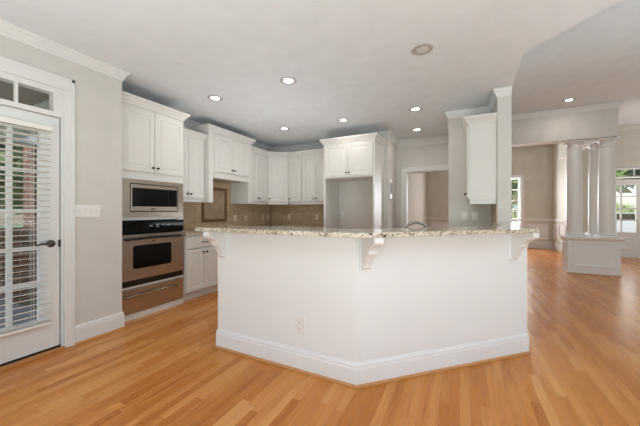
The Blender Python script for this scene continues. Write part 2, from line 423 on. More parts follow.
# dining window
def window(name, M, w_, z0, z1, depth, cols, rows, cas=.09, side_lo=True):
    root = MB(M)
    root.box(-cas, 0, -.02, 0, z0-cas, z1+cas).box(w_, w_+cas, -.02, 0, z0-cas, z1+cas).box(0, w_, -.02, 0, z1, z1+cas).box(0, w_, -.02, 0, z0-cas, z0)
    fr = .04
    root.box(0, fr, .03, depth-.03, z0, z1).box(w_-fr, w_, .03, depth-.03, z0, z1).box(fr, w_-fr, .03, depth-.03, z0, z0+fr).box(fr, w_-fr, .03, depth-.03, z1-fr, z1)
    for i in range(1, cols):
        xx = fr+(w_-2*fr)*i/cols; root.box(xx-.011, xx+.011, .05, .075, z0+fr, z1-fr)
    for i in range(1, rows):
        zz = z0+fr+(z1-z0-2*fr)*i/rows; root.box(fr, w_-fr, .051, .074, zz-.011, zz+.011)
    o = root.build(name, TRIM); o['kind'] = 'structure'
    MB(M).box(fr, w_-fr, .060, .064, z0+fr, z1-fr).build('pane', GLASS, o)
    return o
window('window_1', frame(DWX0, 11.4, 0), DWX1-DWX0, DWZ0, DWZ1, .15, 3, 4)
window('window_2', frame(FX[0]+.02, 10.1, 0), 1.9, 2.07, 2.33, .15, 5, 1, .0001)
window('window_3', frame(4.345, 10.1, 0), .83, .1, 2.02, .15, 2, 5, .0001)
# foyer door with glazed upper half
def glazed_door(name, M, w_, z0, z1, gx0, gx1, gz0, gz1, vx, hz, t=.045, m=TRIM, panel=None):
    d = MB(M)
    d.box(0, gx0, 0, t, z0, z1).box(gx1, w_, 0, t, z0, z1).box(gx0, gx1, 0, t, z0, gz0).box(gx0, gx1, 0, t, gz1, z1)
    o = d.build(name, m); o['kind'] = 'structure'
    g = MB(M)
    for xx in vx: g.box(xx-.015, xx+.015, .004, t-.004, gz0, gz1)
    for zz in hz: g.box(gx0, gx1, .006, t-.006, zz-.015, zz+.015)
    g.build('muntins', m, o)
    MB(M).box(gx0, gx1, t*.45, t*.55, gz0, gz1).build('pane', GLASS, o)
    if panel:
        p = MB(M); p.rings(*panel, [(0, .001), (.006, .014), (.02, .012), (.035, .003), (.06, .003), (.085, .012)]); p.build('panel', m, o)
    return o
D2 = glazed_door('door_2', frame(FX[0]+.02, 10.13, 0), .93, .01, 2.03, .235, .795, .66, 1.89, [.515], [.97, 1.27, 1.58], panel=(.16, .78, .12, .52))
# left exterior door
ML = frame(XL-.012, DY0, PI/2)          # local x = +Y, outward (-y) = +X
D1 = glazed_door('door_1', ML, DY1-DY0-.01, .039, 2.02, .115, .772, .30, 1.88, [.27, .435, .60], [.605, .90, 1.21, 1.54])
struct('trim_30', casing_mb(frame(XL, 0, PI/2), DY0-.03, DY1+.015, 2.275, .066, wh=.10), TRIM, 'casing of the left door')
mb = MB(frame(XL, 0, PI/2))
mb.box(DY0-.03, DY1+.015, -.012, .10, 2.025, 2.065).box(DY0-.03, DY0, 0, .1, 0, 2.27).box(DY1-.002, DY1+.018, .0, .1, 0, 2.27)
mb.box(DY0, DY0+.06, -.003, .08, 2.065, 2.275).box(DY1-.055, DY1-.002, -.003, .08, 2.065, 2.275).box(DY0+.06, DY1-.055, -.003, .08, 2.228, 2.275).box(.953, .972, .0, .03, 2.065, 2.228)
mb.box(DY0+.32, DY0+.34, .0, .03, 2.065, 2.228)
struct('window_4', mb, TRIM, 'transom over the left door')
MB(frame(XL, 0, PI/2)).box(DY0+.06, DY1-.055, .014, .018, 2.065, 2.228).build('pane', GLASS, SC.objects['window_4'])
struct('trim_31', MB().box(-3.25, XL+.03, DY0-.03, DY1+.015, .001, .022), SHOE, 'oak door threshold')
struct('trim_32', MB().box(-3.24, XL-.004, DY0, DY1-.003, .0225, .0385), BLACK, 'dark door sweep')
# lever handle + deadbolt latch as parts of the door
hm = MB(ML); hm.lathe([(.031, 0), (.031, .008), (.024, .012), (.011, .016), (.011, .045)], (.845, 0, .93), 20, 'y')
hm.tube([(.845, -.045, .93), (.82, -.05, .932), (.77, -.05, .935), (.735, -.046, .925)], [.011, .010, .008, .007])
ho = hm.build('door_handle', NICKEL, D1, True)
MB(ML).box(.897, .9045, -.018, .002, .90, .96).build('latch_plate', BRONZE, D1)

# ------------------------------------------------------------------ blind on the door
bl = thing('window_blind', 'white slatted blind hanging over the glass of the left door', 'blind', (XL, .8, .25))
MB(ML).box(.085, .845, -.048, -.004, 1.885, 1.925, .004).build('headrail', BLIND, bl)
s_ = MB(ML)
zz = .30
while zz < 1.875:
    c = math.cos(math.radians(-7))*.0245; sn = math.sin(math.radians(-7))*.0245
    s_.bm.faces.ensure_lookup_table()
    y0, y1 = -.026-c, -.026+c
    a = [s_.V((x, y, z)) for x, y, z in ((.09, y0, zz-sn), (.835, y0, zz-sn), (.835, y1, zz+sn), (.09, y1, zz+sn),
                                       (.09, y0, zz-sn+.0028), (.835, y0, zz-sn+.0028), (.835, y1, zz+sn+.0028), (.09, y1, zz+sn+.0028))]
    for q in ((3, 2, 1, 0), (4, 5, 6, 7), (0, 1, 5, 4), (1, 2, 6, 5), (2, 3, 7, 6), (3, 0, 4, 7)): s_.bm.faces.new([a[i] for i in q])
    zz += .0475
s_.build('slats', BLIND, bl)
MB(ML).box(.09, .835, -.048, -.006, .255, .275, .004).build('bottom_rail', BLIND, bl)
c_ = MB(ML)
for xx in (.20, .46, .72): c_.tube([(xx, -.052, .27), (xx, -.052, 1.89)], .0014, 6).tube([(xx, -.0015, .27), (xx, -.0015, 1.89)], .001, 6)
c_.build('cords', BLIND, bl)

# ------------------------------------------------------------------ kitchen cabinets
def knob(M, x, z, parent, y=0.):
    m_ = MB(M); m_.lathe([(.006, 0), (.005, .010), (.012, .016), (.015, .022), (.013, .028), (.006, .031)], (x, y, z), 14, 'y')
    return m_.build('knob', BRONZE, parent, True)
DOORSTEPS = [(0, 0), (0, .017), (.003, .020), (.052, .020), (.058, .013), (.066, .013), (.088, .019), (.094, .019)]
def cab_door(M, x0, x1, z0, z1, parent, kn=None, name='door', kz=.06):
    g = .0025; m_ = MB(M)
    st = DOORSTEPS if (x1-x0) > .22 else [(i*.75, o) for i, o in DOORSTEPS]
    m_.rings(x0+g, x1-g, z0+g, z1-g, st, -.0006)
    d = m_.build(name, CAB, parent)
    if kn is not None: knob(M, kn, z0+kz if kz > 0 else z1+kz, d, -.020)
    return d
CABCR = lambda z: [(0, z-.095), (.010, z-.095), (.013, z-.078), (.024, z-.066), (.048, z-.030), (.056, z-.026), (.060, z-.012), (.060, z), (0, z)]
def cabinet(name, label, M, w_, d, z0, z1, doors, group=None, crownz=None, cret=(True, True), rail=.04, kn='lo', rail_side=False, inset=0.):
    base = M @ Vector((w_/2, 0, 0)); t = thing(name, label, 'cabinet', (base.x, base.y, z0-rail), group)
    m_ = MB(M); m_.box(0, w_, 0, d, z0, z1)
    m_.build('body', CAB, t)
    if rail: MB(M).box(inset, w_-inset, .012, .03, z0-rail, z0).build('light_rail', CAB, t)
    if rail_side: MB(M).box(w_-.030, w_-.012, .0305, d-.002, z0-rail, z0).build('side_rail', CAB, t)
    for x0, x1, a, b_, kx in doors: cab_door(M, x0, x1, a, b_, t, kx)
    if crownz:
        p = [(0, 0), (w_, 0)]
        if cret[0]: p = [(0, cret[0] if cret[0] is not True else d)]+p
        if cret[1]: p = p+[(w_, cret[1] if cret[1] is not True else d)]
        MB(M).sweep(p, CABCR(crownz)).build('crown', CAB, t)
    return t
def two(x0, x1, z0, z1):
    m = (x0+x1)/2; return [(x0, m, z0, z1, m-.030), (m, x1, z0, z1, m+.030)]
ML_ = lambda X, Y: frame(X, Y, PI/2)
G1 = 'white wall cabinets'
# tall oven cabinet: Y 1.78..2.60, face X=-3.27
OX = -3.27; OY = 1.766; OW = .808
M = ML_(OX, OY)
oc = thing('oven_cabinet', 'tall white cabinet holding the stacked ovens, beside the left wall', 'cabinet', (OX, OY+OW/2, 0))
m_ = MB(M)
m_.box(0, .02, 0, .61, 0, 2.40).box(OW-.02, OW, 0, .61, 0, 2.40).box(.02, OW-.02, .595, .61, 0, 2.40)
m_.box(.02, OW-.02, 0, .595, 0, .07).box(.02, OW-.02, 0, .595, .345, .375).box(.02, OW-.02, 0, .595, 1.108, 1.142).box(.02, OW-.02, 0, .595, 1.567, 2.40)
m_.build('body', CAB, oc)
for a in two(.015, OW-.015, 1.655, 2.365): cab_door(M, *a[:4], oc, a[4])
MB(M).sweep([(0, 0), (OW, 0), (OW, .60)], CABCR(2.485)).build('crown', CAB, oc)
# microwave
E0, E1 = .022, OW-.022
mw = thing('microwave', 'stainless built-in microwave with black window, above the wall oven', 'microwave', (OX, OY+OW/2, 1.145))
def framebox(m_, x0, x1, z0, z1, i0, i1, j0, j1, y0, y1):
    m_.box(x0, i0, y0, y1, z0, z1).box(i1, x1, y0, y1, z0, z1).box(i0, i1, y0, y1, z0, j0).box(i0, i1, y0, y1, j1, z1)
m_ = MB(M); framebox(m_, E0-.004, E1+.004, 1.143, 1.566, .12, .715, 1.200, 1.520, -.022, .0); m_.build('trim_frame', STEEL, mw)
MB(M).box(.121, .714, -.006, .45, 1.201, 1.519).build('housing', DARKIN, mw)
m_ = MB(M).box(.130, .705, -.026, -.007, 1.210, 1.510, .003); m_.build('door_panel', STEEL, mw)
MB(M).box(.142, .693, -.030, -.0265, 1.262, 1.470).build('window', BLACKG, mw)
MB(M).box(.575, .578, -.0312, -.0302, 1.262, 1.470).build('seam', NICKEL, mw)
MB(M).box(.35, .41, -.0275, -.0265, 1.225, 1.240).build('badge', NICKEL, mw)
# wall oven
wo = thing('wall_oven', 'stainless wall oven with black control panel, below the microwave', 'oven', (OX, OY+OW/2, .38))
MB(M).box(E0, E1, 0, .55, .376, 1.107).build('housing', BLACK, wo)
MB(M).box(E0-.004, E1+.004, -.03, -.001, .955, 1.104, .006).build('control_panel', BLACKG, wo)
for i, (x, z) in enumerate([(.34, 1.03), (.36, 1.03), (.42, 1.045), (.44, 1.045), (.42, 1.02), (.44, 1.02), (.50, 1.035), (.55, 1.035), (.57, 1.035), (.59, 1.035)]):
    dg = MB(M); a = [(x, z), (x+.012, z), (x+.012, z+.024), (x, z+.024)]
    dg.rings(x, x+.007, z, z+.014, [(0, 0), (0, .001)], -.0302)
    dg.build('display_digit', DIGIT, wo)
m_ = MB(M); framebox(m_, E0, E1, .445, .945, .155, .60, .575, .815, -.034, -.001)
od = m_.build('oven_door', STEEL, wo)
# rounded window
def rrect(x0, x1, z0, z1, r, n=5):
    P = []
    for cx, cz, a0 in ((x1-r, z1-r, 0), (x0+r, z1-r, 90), (x0+r, z0+r, 180), (x1-r, z0+r, 270)):
        for i in range(n+1): a = math.radians(a0+90*i/n); P.append((cx+r*math.cos(a), cz+r*math.sin(a)))
    return P
MB(M).extr(rrect(.145, .61, .565, .825, .03), -.037, -.0345).build('window', BLACKG, od)
hb = MB(M); hb.tube([(.06, -.035, .905), (.06, -.075, .905)], .012).tube([(.70, -.035, .905), (.70, -.075, .905)], .012)
hb.tube([(.04, -.075, .900), (.2, -.079, .905), (.38, -.080, .908), (.56, -.079, .905), (.72, -.075, .900)], .015)
hb.build('handle', BLACK, od, True)
MB(M).box(E0, E1, -.024, -.001, .378, .440).build('lower_vent', BLACK, wo)
MB(M).box(.36, .40, -.0355, -.0345, .855, .868).build('badge', NICKEL, od)
# warming drawer
wd = thing('warming_drawer', 'stainless warming drawer with a bar handle, under the wall oven', 'drawer', (OX, OY+OW/2, .07))
MB(M).box(E0+.002, E1-.002, .002, .5, .072, .343).build('drawer_box', DARKIN, wd)
MB(M).box(E0-.003, E1+.003, -.022, -.001, .076, .340, .004).build('front', STEEL, wd)
hb = MB(M); pts = [(.05, -.022, .262), (.07, -.05, .270), (.2, -.056, .276), (.378, -.058, .279), (.556, -.056, .276), (.686, -.05, .270), (.706, -.022, .262)]
hb.tube(pts, .009); hb.build('handle', CHROME, wd, True)

# wall cabinets
UX = -3.56
M = ML_(UX, 2.592)
cabinet('wall_cabinet', 'white wall cabinet between the tall oven cabinet and the range hood cabinet', M, .578, .326, 1.385, 2.31,
        two(.015, .555, 1.40, 2.285), G1, 2.385, (False, False))
# hood cabinet with legs
HX = -3.46; HY0 = 3.172; HW = 1.0
M = ML_(HX, HY0)
hc = thing('range_hood_cabinet', 'white raised cabinet over the framed tile, with legs reaching down both sides', 'cabinet', (HX, HY0+HW/2, 1.345))
MB(M).box(0, HW, 0, .426, 1.73, 2.46).build('body', CAB, hc)
for x in (0, HW-.085):
    MB(M).box(x, x+.085, 0, .426, 1.345, 1.73).build('leg_panel', CAB, hc)
MB(M).box(.085, HW-.085, -.012, 0, 1.735, 1.80).box(.085, HW-.085, -.018, 0, 1.80, 1.812).build('valance', CAB, hc)
MB(M).box(.2, .8, .1, .4, 1.715, 1.729).build('vent_hood', STEEL, hc)
for a in two(.10, HW-.10, 1.83, 2.415): cab_door(M, *a[:4], hc, a[4])
MB(M).sweep([(0, .42), (0, 0), (HW, 0), (HW, .42)], CABCR(2.53)).build('crown', CAB, hc)
# cabinet 3, left wall to corner
M = ML_(UX, 4.173)
cabinet('wall_cabinet', 'narrow white wall cabinet between the range hood cabinet and the angled corner cabinet', M, .62, .326, 1.385, 2.34,
        two(.01, .60, 1.40, 2.315), G1, 2.425, (False, False))
# corner cabinet
c0 = (UX, 4.795); c1 = (-3.22, 5.06)
ang = math.atan2(c1[1]-c0[1], c1[0]-c0[0]); cw = math.dist(c0, c1)
t = thing('corner_cabinet', 'white angled wall cabinet filling the kitchen corner', 'cabinet', (c0[0], c0[1], 1.345), G1)
MB().prism([c0, c1, (c1[0], YK-.002), (XK+.002, YK-.002), (XK+.002, c0[1])], 1.385, 2.34).build('body', CAB, t)
M = frame(c0[0], c0[1], ang)
cab_door(M, .012, cw-.012, 1.40, 2.315, t, .045)
MB(M).box(.01, cw-.01, .012, .03, 1.345, 1.385).build('light_rail', CAB, t)
MB().sweep([(c0[0]+.001, c0[1]-.0), c0, c1] if False else [c0, c1], CABCR(2.425)).build('crown', CAB, t)
M = frame(-3.218, 5.06, 0)
cabinet('wall_cabinet', 'white wall cabinet with a single door, right of the angled corner cabinet', M, .325, .328, 1.385, 2.34,
        [(.01, .318, 1.40, 2.315, .045)], G1, 2.425, (False, False))
M = frame(-2.891, 5.06, 0)
cabinet('wall_cabinet', 'white double-door wall cabinet against the refrigerator alcove', M, .728, .328, 1.385, 2.34,
        [(.01, .312, 1.40, 2.315, .282), (.312, .615, 1.40, 2.315, .342), (.617, .72, 1.40, 2.315, None)], G1, 2.425, (False, False))
# refrigerator surround
M = frame(-2.16, 4.55, 0); FW = .915
t = thing('refrigerator_surround', 'white empty refrigerator surround with two doors over the alcove', 'cabinet', (-1.7, 4.55, 0))
MB(M).box(0, .03, 0, .838, 0, 1.78).build('side_panel', CAB, t)
MB(M).box(FW-.03, FW, 0, .628, 0, 1.78).build('side_panel', CAB, t)
MB(M).box(0, FW, 0, .628, 1.78, 2.37).build('body', CAB, t)
for a in two(.03, FW-.03, 1.80, 2.345): cab_door(M, *a[:4], t, a[4])
MB(M).sweep([(0, .43), (0, 0), (FW, 0), (FW, .628)], CABCR(2.465)).build('crown', CAB, t)
# partition cabinet beside bar
M = frame(.10, 4.565, -PI/2)
cabinet('wall_cabinet', 'white wall cabinet hung on the partition, seen from its plain side', M, .565, .298, 1.35, 2.30,
        two(.01, .555, 1.375, 2.28), G1, 2.375, (False, .295), rail=.055, rail_side=True)
# base cabinet left of the range
M = ML_(-3.27, 2.594)
t = thing('base_cabinet', 'white base cabinet with one drawer over two doors, beside the oven cabinet', 'cabinet', (-3.3, 2.9, 0))
BW = .62
MB(M).box(0, BW, 0, .615, .10, .875).build('body', CAB, t)
MB(M).box(0, BW, .05, .60, 0, .10).build('toe_kick', CAB, t)
dr = MB(M); dr.rings(.012, BW-.01, .70, .855, [(0, 0), (0, .017), (.004, .02), (.02, .02)], -.0006); dr = dr.build('drawer', CAB, t)
pm = MB(M); pm.tube([(.265, -.02, .775), (.265, -.045, .778), (.31, -.05, .782), (.355, -.045, .778), (.355, -.02, .775)], .0055); pm.build('pull', BRONZE, dr, True)
for a in two(.012, BW-.012, .115, .69): cab_door(M, *a[:4], t, a[4], kz=-.055)
# base run through the corner (mostly hidden behind the bar)
t = thing('base_cabinet', 'white base cabinet run turning the kitchen corner behind the bar', 'cabinet', (-3.3, 4.6, 0))
MB().prism([(-3.27, 3.216), (-3.27, 4.77), (-2.165, 4.77), (-2.165, 5.385), (XK+.003, 5.385), (XK+.003, 3.216)], .10, .875).build('body', CAB, t)
MB().prism([(-3.32, 3.216), (-3.32, 4.82), (-2.165, 4.82), (-2.165, 5.38), (XK+.01, 5.38), (XK+.01, 3.216)], 0, .10).build('toe_kick', CAB, t)
M = ML_(-3.27, 3.216)
for i in range(3): cab_door(M, .01+.5*i, .5+.5*i, .115, .855, t, .06+.5*i, kz=-.055)
M = frame(-3.2, 4.77, 0)
for i in range(2): cab_door(M, .01+.5*i, .5+.5*i, .115, .855, t, .06+.5*i, kz=-.055)
pbs = MB().box(.3885, .3985, 3.972, 4.568, .909, 1.294).build('backsplash', TILE)
tag(pbs, 'narrow tan tile backsplash on the partition under its wall cabinet', 'backsplash')
ct = MB().prism([(-3.245, 2.594), (-3.245, 4.745), (-2.165, 4.745), (-2.165, 5.375), (XK+.014, 5.375), (XK+.014, 2.594)], .876, .908).build('countertop', GRAN)
tag(ct, 'low granite countertop running along the tiled kitchen walls', 'countertop')
ck = thing('cooktop', 'black glass cooktop set in the low granite countertop', 'cooktop', (-3.55, 3.68, .909))
MB().box(-3.80, -3.31, 3.30, 4.06, .909, .917, .003).build('glass_top', BLACKG, ck)

# backsplash
bs = thing('backsplash', 'tan stone tile backsplash between the countertop and the wall cabinets', 'backsplash', (XK, 4, .909))
MB().box(XK+.001, XK+.011, 2.594, 3.174, .909, 1.384).box(XK+.001, XK+.011, 3.26, 4.085, .909, 1.729).box(XK+.001, XK+.011, 3.174, 3.26, .909, 1.344).box(XK+.001, XK+.011, 4.085, 4.172, .909, 1.344).box(XK+.001, XK+.011, 4.172, 5.378, .909, 1.384).build('side_tiles', TILE, bs)
MB().box(XK+.0115, -2.162, 5.379, 5.389, .909, 1.384).build('back_tiles', TILE, bs)
fr = MB(); M = ML_(XK+.0115, 0); fr = MB(M); framebox(fr, 3.40, 3.97, 1.02, 1.62, 3.45, 3.92, 1.07, 1.57, -.012, 0)
fr.build('tile_border', TILEB, bs)
MB(M).box(3.451, 3.919, -.004, 0, 1.071, 1.569).build('framed_tiles', TILED, bs)

# outlets
def plate(name, label, cat, M, x, z, w_=.072, h_=.115, mt=PLASTIC, kind='outlet', group=None):
    c = M @ Vector((x, 0, z)); t = thing(name, label, cat, c, group)
    MB(M).box(x-w_/2, x+w_/2, -.006, -.0005, z-h_/2, z+h_/2, .002).build('cover_plate', mt, t)
    if kind == 'outlet':
        for dz in (-.024, .024):
            r = MB(M).extr([(x+px, z+dz+pz) for px, pz in rrect(-.017, .017, -.014, .014, .008)], -.0085, -.0062).build('receptacle', mt, t)
            MB(M).box(x-.008, x-.006, -.0092, -.0086, z+dz-.004, z+dz+.006).box(x+.006, x+.008, -.0092, -.0086, z+dz-.004, z+dz+.006).build('slots', GREYP, r)
    else:
        n = kind
        for i in range(n):
            xx = x+(i-(n-1)/2)*.046
            MB(M).box(xx-.005, xx+.005, -.0075, -.0062, z-.013, z+.013).build('toggle_slot', mt, t)
            MB(M).box(xx-.004, xx+.004, -.017, -.0076, z-.002, z+.009).build('toggle', mt, t)
    return t
M = ML_(XK+.0112, 0)
plate('wall_outlet', 'almond wall outlet on the backsplash, nearest right of the framed tile', 'outlet', M, 4.20, 1.075, mt=ALMOND, group='outlets on the tile backsplash')
plate('wall_outlet', 'almond wall outlet on the backsplash, second to the right of the framed tile', 'outlet', M, 4.50, 1.07, mt=ALMOND, group='outlets on the tile backsplash')
plate('wall_outlet', 'almond wall outlet on the backsplash, left of the close pair near the corner', 'outlet', M, 5.06, 1.075, mt=ALMOND, group='outlets on the tile backsplash')
plate('wall_outlet', 'almond wall outlet on the backsplash, right of the close pair near the corner', 'outlet', M, 5.24, 1.075, mt=ALMOND, group='outlets on the tile backsplash')
M = frame(0, 5.3788, 0)
plate('wall_outlet', 'almond wall outlet on the back tile below the angled corner cabinet', 'outlet', M, -3.40, 1.08, mt=ALMOND, group='outlets on the tile backsplash')
plate('wall_outlet', 'almond wall outlet on the back tile beside the refrigerator alcove', 'outlet', M, -2.71, 1.08, mt=ALMOND, group='outlets on the tile backsplash')
plate('wall_outlet', 'white outlet on the wall inside the refrigerator alcove', 'outlet', frame(0, 5.18, 0), -2.06, 1.14)
plate('wall_outlet', 'white outlet low on the left face of the breakfast bar', 'outlet', frame(0, 1.872, 0), -1.09, .345, .085, .118)
plate('light_switch', 'white four-gang light switch plate on the left wall', 'light switch', frame(XL, 0, PI/2), 1.442, 1.21, .205, .115, kind=4)
plate('light_switch', 'white switch plate under the partition cabinet, left one', 'light switch', frame(0, 4.57, 0), .06, 1.14, .07, .115, kind=1)
plate('light_switch', 'white switch plate under the partition cabinet, right one', 'light switch', frame(0, 4.57, 0), .19, 1.14, .07, .115, kind=1)
it = thing('wall_intercom', 'narrow grey intercom panel on the wall end beside the doorway', 'intercom', (-1.17, 5.35, 1.45))
M = ML_(-1.17, 0)
MB(M).box(5.26, 5.42, -.022, -.0005, 1.44, 1.79, .004).build('housing', PLASTIC, it)
MB(M).box(5.28, 5.40, -.025, -.0225, 1.52, 1.74).build('grille', GREYP, it)

# ------------------------------------------------------------------ breakfast bar
A = (-1.93, 1.872); B = (-.64, 1.872); C = (.515, 2.967); Dp = (.515, 3.968)
def offset(path, d):
    """positive d = to the left of travel"""
    P = [Vector(p) for p in path]; out = []
    for i in range(len(P)):
        d0 = (P[i]-P[i-1]).normalized() if i else (P[1]-P[0]).normalized()
        d1 = (P[i+1]-P[i]).normalized() if i < len(P)-1 else d0
        n0 = Vector((-d0.y, d0.x)); n1 = Vector((-d1.y, d1.x)); m = n0+n1; m /= m.dot(n0)
        out.append((P[i].x+m.x*d, P[i].y+m.y*d))
    return out
path = [A, B, C, Dp]
inn = offset(path, .13); inn[-1] = (inn[-1][0], 3.968)
bar = thing('breakfast_bar', 'white angled breakfast bar wall with raised corbels in the room centre', 'breakfast bar', (-.64, 1.9, 0))
MB().prism(path+inn[::-1], 0, 1.043).build('bar_wall', BAR, bar)
bp = [(A[0], inn[0][1]-.0), A, B, C, Dp]
MB().sweep([(A[0], 2.0), A, B, C, (.515, 3.966)], basep(.165, .012)).build('baseboard', BAR, bar)
MB().sweep(offset([(A[0], 2.0), A, B, C, (.515, 3.966)], -.012), [(0, .001), (.014, .001), (.012, .012), (.006, .018), (0, .019)]).build('shoe_moulding', SHOE, bar)
MB().sweep([A, B, C, (.515, 3.966)], [(0, 1.005), (.012, 1.005), (.016, 1.02), (.016, 1.042), (0, 1.042)]).build('top_trim', BAR, bar) if False else None
def arc(cx, cz, r, a0, a1, n=8): return [(cx+r*math.cos(math.radians(a0+(a1-a0)*i/n)), cz+r*math.sin(math.radians(a0+(a1-a0)*i/n))) for i in range(n+1)]
CP = [(0.0, 1.042), (.185, 1.042), (.189, 1.025), (.186, 1.008), (.176, .995), (.160, .987), (.140, .980), (.122, .970), (.108, .956), (.099, .940),
      (.095, .926), (.088, .917), (.078, .912), (.070, .903), (.060, .888), (.048, .868), (.036, .852), (.028, .838), (.022, .820), (.010, .810), (.0, .808)]
def corbel(M, parent):
    """M frame: local x along the wall face, outward = -y"""
    b2 = MB(M @ Matrix.Rotation(0, 4, 'Z'))
    a = [b2.V((-.032, -o-.012, z)) for o, z in CP]; c = [b2.V((.032, -o-.012, z)) for o, z in CP]; n = len(CP)
    b2.bm.faces.new(a); b2.bm.faces.new(c[::-1])
    for i in range(n): b2.bm.faces.new((a[i], c[i], c[(i+1) % n], a[(i+1) % n]))
    o = b2.build('corbel', BAR, parent)
    MB(M).box(-.047, .047, -.012, -.0004, .80, 1.042, .003).build('back_plate', BAR, o)
    return o
corbel(frame(-1.855, 1.872, 0), bar)
dv = (Vector(C)-Vector(B)).normalized(); ad = math.atan2(dv.y, dv.x)
for s0 in (.065, 1.42): p = Vector(B)+dv*s0; corbel(frame(p.x, p.y, ad), bar)
# bar top
fo = offset([(-1.965, 1.872), B, C, (.545, 3.9)], -.212)
P1 = fo[0]; P2 = fo[1]
tip = Vector(fo[1])+dv*((.545-fo[1][0])/dv.x)
ri = offset(path, .165)
top = [(-1.965, P1[1]), P2, (.545, tip.y), (.545, 3.966), (ri[3][0], 3.966), ri[2], ri[1], (-1.965, ri[0][1])]
bt = MB().prism(top, 1.0435, 1.0745)
bmesh.ops.bevel(bt.bm, geom=[e for e in bt.bm.edges if abs(e.verts[0].co.z-e.verts[1].co.z) < 1e-5], offset=.004, segments=2, affect='EDGES')
tag(bt.build('bar_top', GRAN), 'raised speckled granite counter on top of the white breakfast bar', 'countertop')
# lower cabinets and counter behind the bar
q = offset(path, .74); qi = offset(path, .131)
t = thing('base_cabinet', 'white base cabinets on the kitchen side of the breakfast bar', 'cabinet', (-1.2, 2.4, 0))
MB().prism([(A[0], qi[0][1]), qi[1], qi[2], (qi[3][0], 3.966), (.387, 3.975), (.387, 4.565), (q[3][0], 4.565), q[2], q[1], (A[0], q[0][1])], .1, .875).build('body', CAB, t)
q2 = offset(path, .68)
MB().prism([(A[0]+.005, qi[0][1]), qi[1], qi[2], (qi[3][0], 3.96), (qi[3][0], 4.56), (q2[3][0], 4.56), q2[2], q2[1], (A[0]+.005, q2[0][1])], 0, .1).build('toe_kick', CAB, t)
M = frame(q[1][0]-.02, q[1][1], PI)
for i in range(2): cab_door(M, .0+.47*i, .46+.47*i, .115, .855, t, .06+.36*i, kz=-.055)
r = offset(path, .765)
lc = MB().prism([(A[0]-.02, qi[0][1]+.001), (qi[1][0], qi[1][1]+.001), (qi[2][0], qi[2][1]+.001), (qi[3][0]-.001, 3.967), (.387, 3.975), (.387, 4.564), (r[3][0], 4.564), r[2], r[1], (A[0]-.02, r[0][1])], .876, .908)
tag(lc.build('countertop', GRAN), 'low granite countertop on the kitchen side of the breakfast bar', 'countertop')
# faucet
def ray(px, D):
    u = (px-320)/F*D; return (u*math.cos(YAW)-D*math.sin(YAW), u*math.sin(YAW)+D*math.cos(YAW))
fa = Vector(ray(403.5, 2.50)); fb = Vector(ray(429, 2.44)); mid = (fa+fb)/2; dd = (fb-fa).normalized()
ft = thing('kitchen_faucet', 'brushed metal arched faucet rising behind the granite bar top', 'faucet', (fa.x, fa.y, .909))
R_ = .125; cz = .985
pts = [(mid.x-dd.x*R_, mid.y-dd.y*R_, .915), (mid.x-dd.x*R_, mid.y-dd.y*R_, cz)]
for i in range(1, 16):
    a = PI-PI*i/16*.97; pts.append((mid.x+dd.x*R_*math.cos(a), mid.y+dd.y*R_*math.cos(a), cz+R_*math.sin(a)))
b1 = pts[0]
MB().tube(pts, .0115, 12).build('spout', CHROME, ft, True)
MB().lathe([(.028, .909), (.028, .92), (.02, .93), (.015, .94)], (b1[0], b1[1], 0)).build('base', CHROME, ft, True)
MB().tube([(b1[0], b1[1], .95), (b1[0]-.03*dd.x, b1[1]-.03*dd.y, .955), (b1[0]-.08*dd.x, b1[1]-.08*dd.y, .975)], .007).build('lever', CHROME, ft, True)

# ------------------------------------------------------------------ recessed lights
def downlight(x, y, z, label, lit=True, power=2.5, lcol=(1, .93, .86)):
    t = thing('recessed_light', label, 'ceiling light', (x, y, z), 'recessed ceiling lights')
    MB().lathe([(.054, z-.0005), (.088, z-.0005), (.090, z-.006), (.080, z-.011), (.060, z-.007), (.054, z-.0005)], (x, y, 0), 28, cap=False).build('trim_ring', RING, t, True)
    MB().lathe([(.0525, z-.001), (.0525, z-.004), (.04, z-.008), (.02, z-.009)], (x, y, 0), 24).build('lens', LAMP if lit else LAMPOFF, t, True)
    if lit:
        l = bpy.data.lights.new('downlight_beam', 'AREA'); l.energy = power; l.shape = 'DISK'; l.size = .11
        l.color = lcol
        o = bpy.data.objects.new('downlight_beam', l); COL.objects.link(o); o.location = (0, 0, -.03); o.parent = t
DL = [(-.30, 2.68, CH, 'unlit recessed ceiling light, the large one nearest above the bar', False),
      (-1.70, 2.67, CH, 'lit recessed ceiling light, nearest of the lit ones above the bar', True),
      (-2.80, 2.67, CH, 'lit recessed ceiling light over the aisle by the oven cabinet', True),
      (-2.75, 4.19, CH, 'lit recessed ceiling light in front of the corner cabinet', True),
      (-1.655, 4.21, CH, 'lit recessed ceiling light in front of the refrigerator surround', True),
      (-.564, 4.206, CH, 'lit recessed ceiling light left of the partition wall', True),
      (-.682, 5.275, CH, 'lit recessed ceiling light nearest the doorway at the back', True)]
for a in DL: downlight(*a)
hx, hy = (Vector(ray(569, 285*(HC-H)/(HY-100))))
downlight(hx, hy, HC, 'lit recessed ceiling light in the higher hall ceiling before the columns', True, 3.)

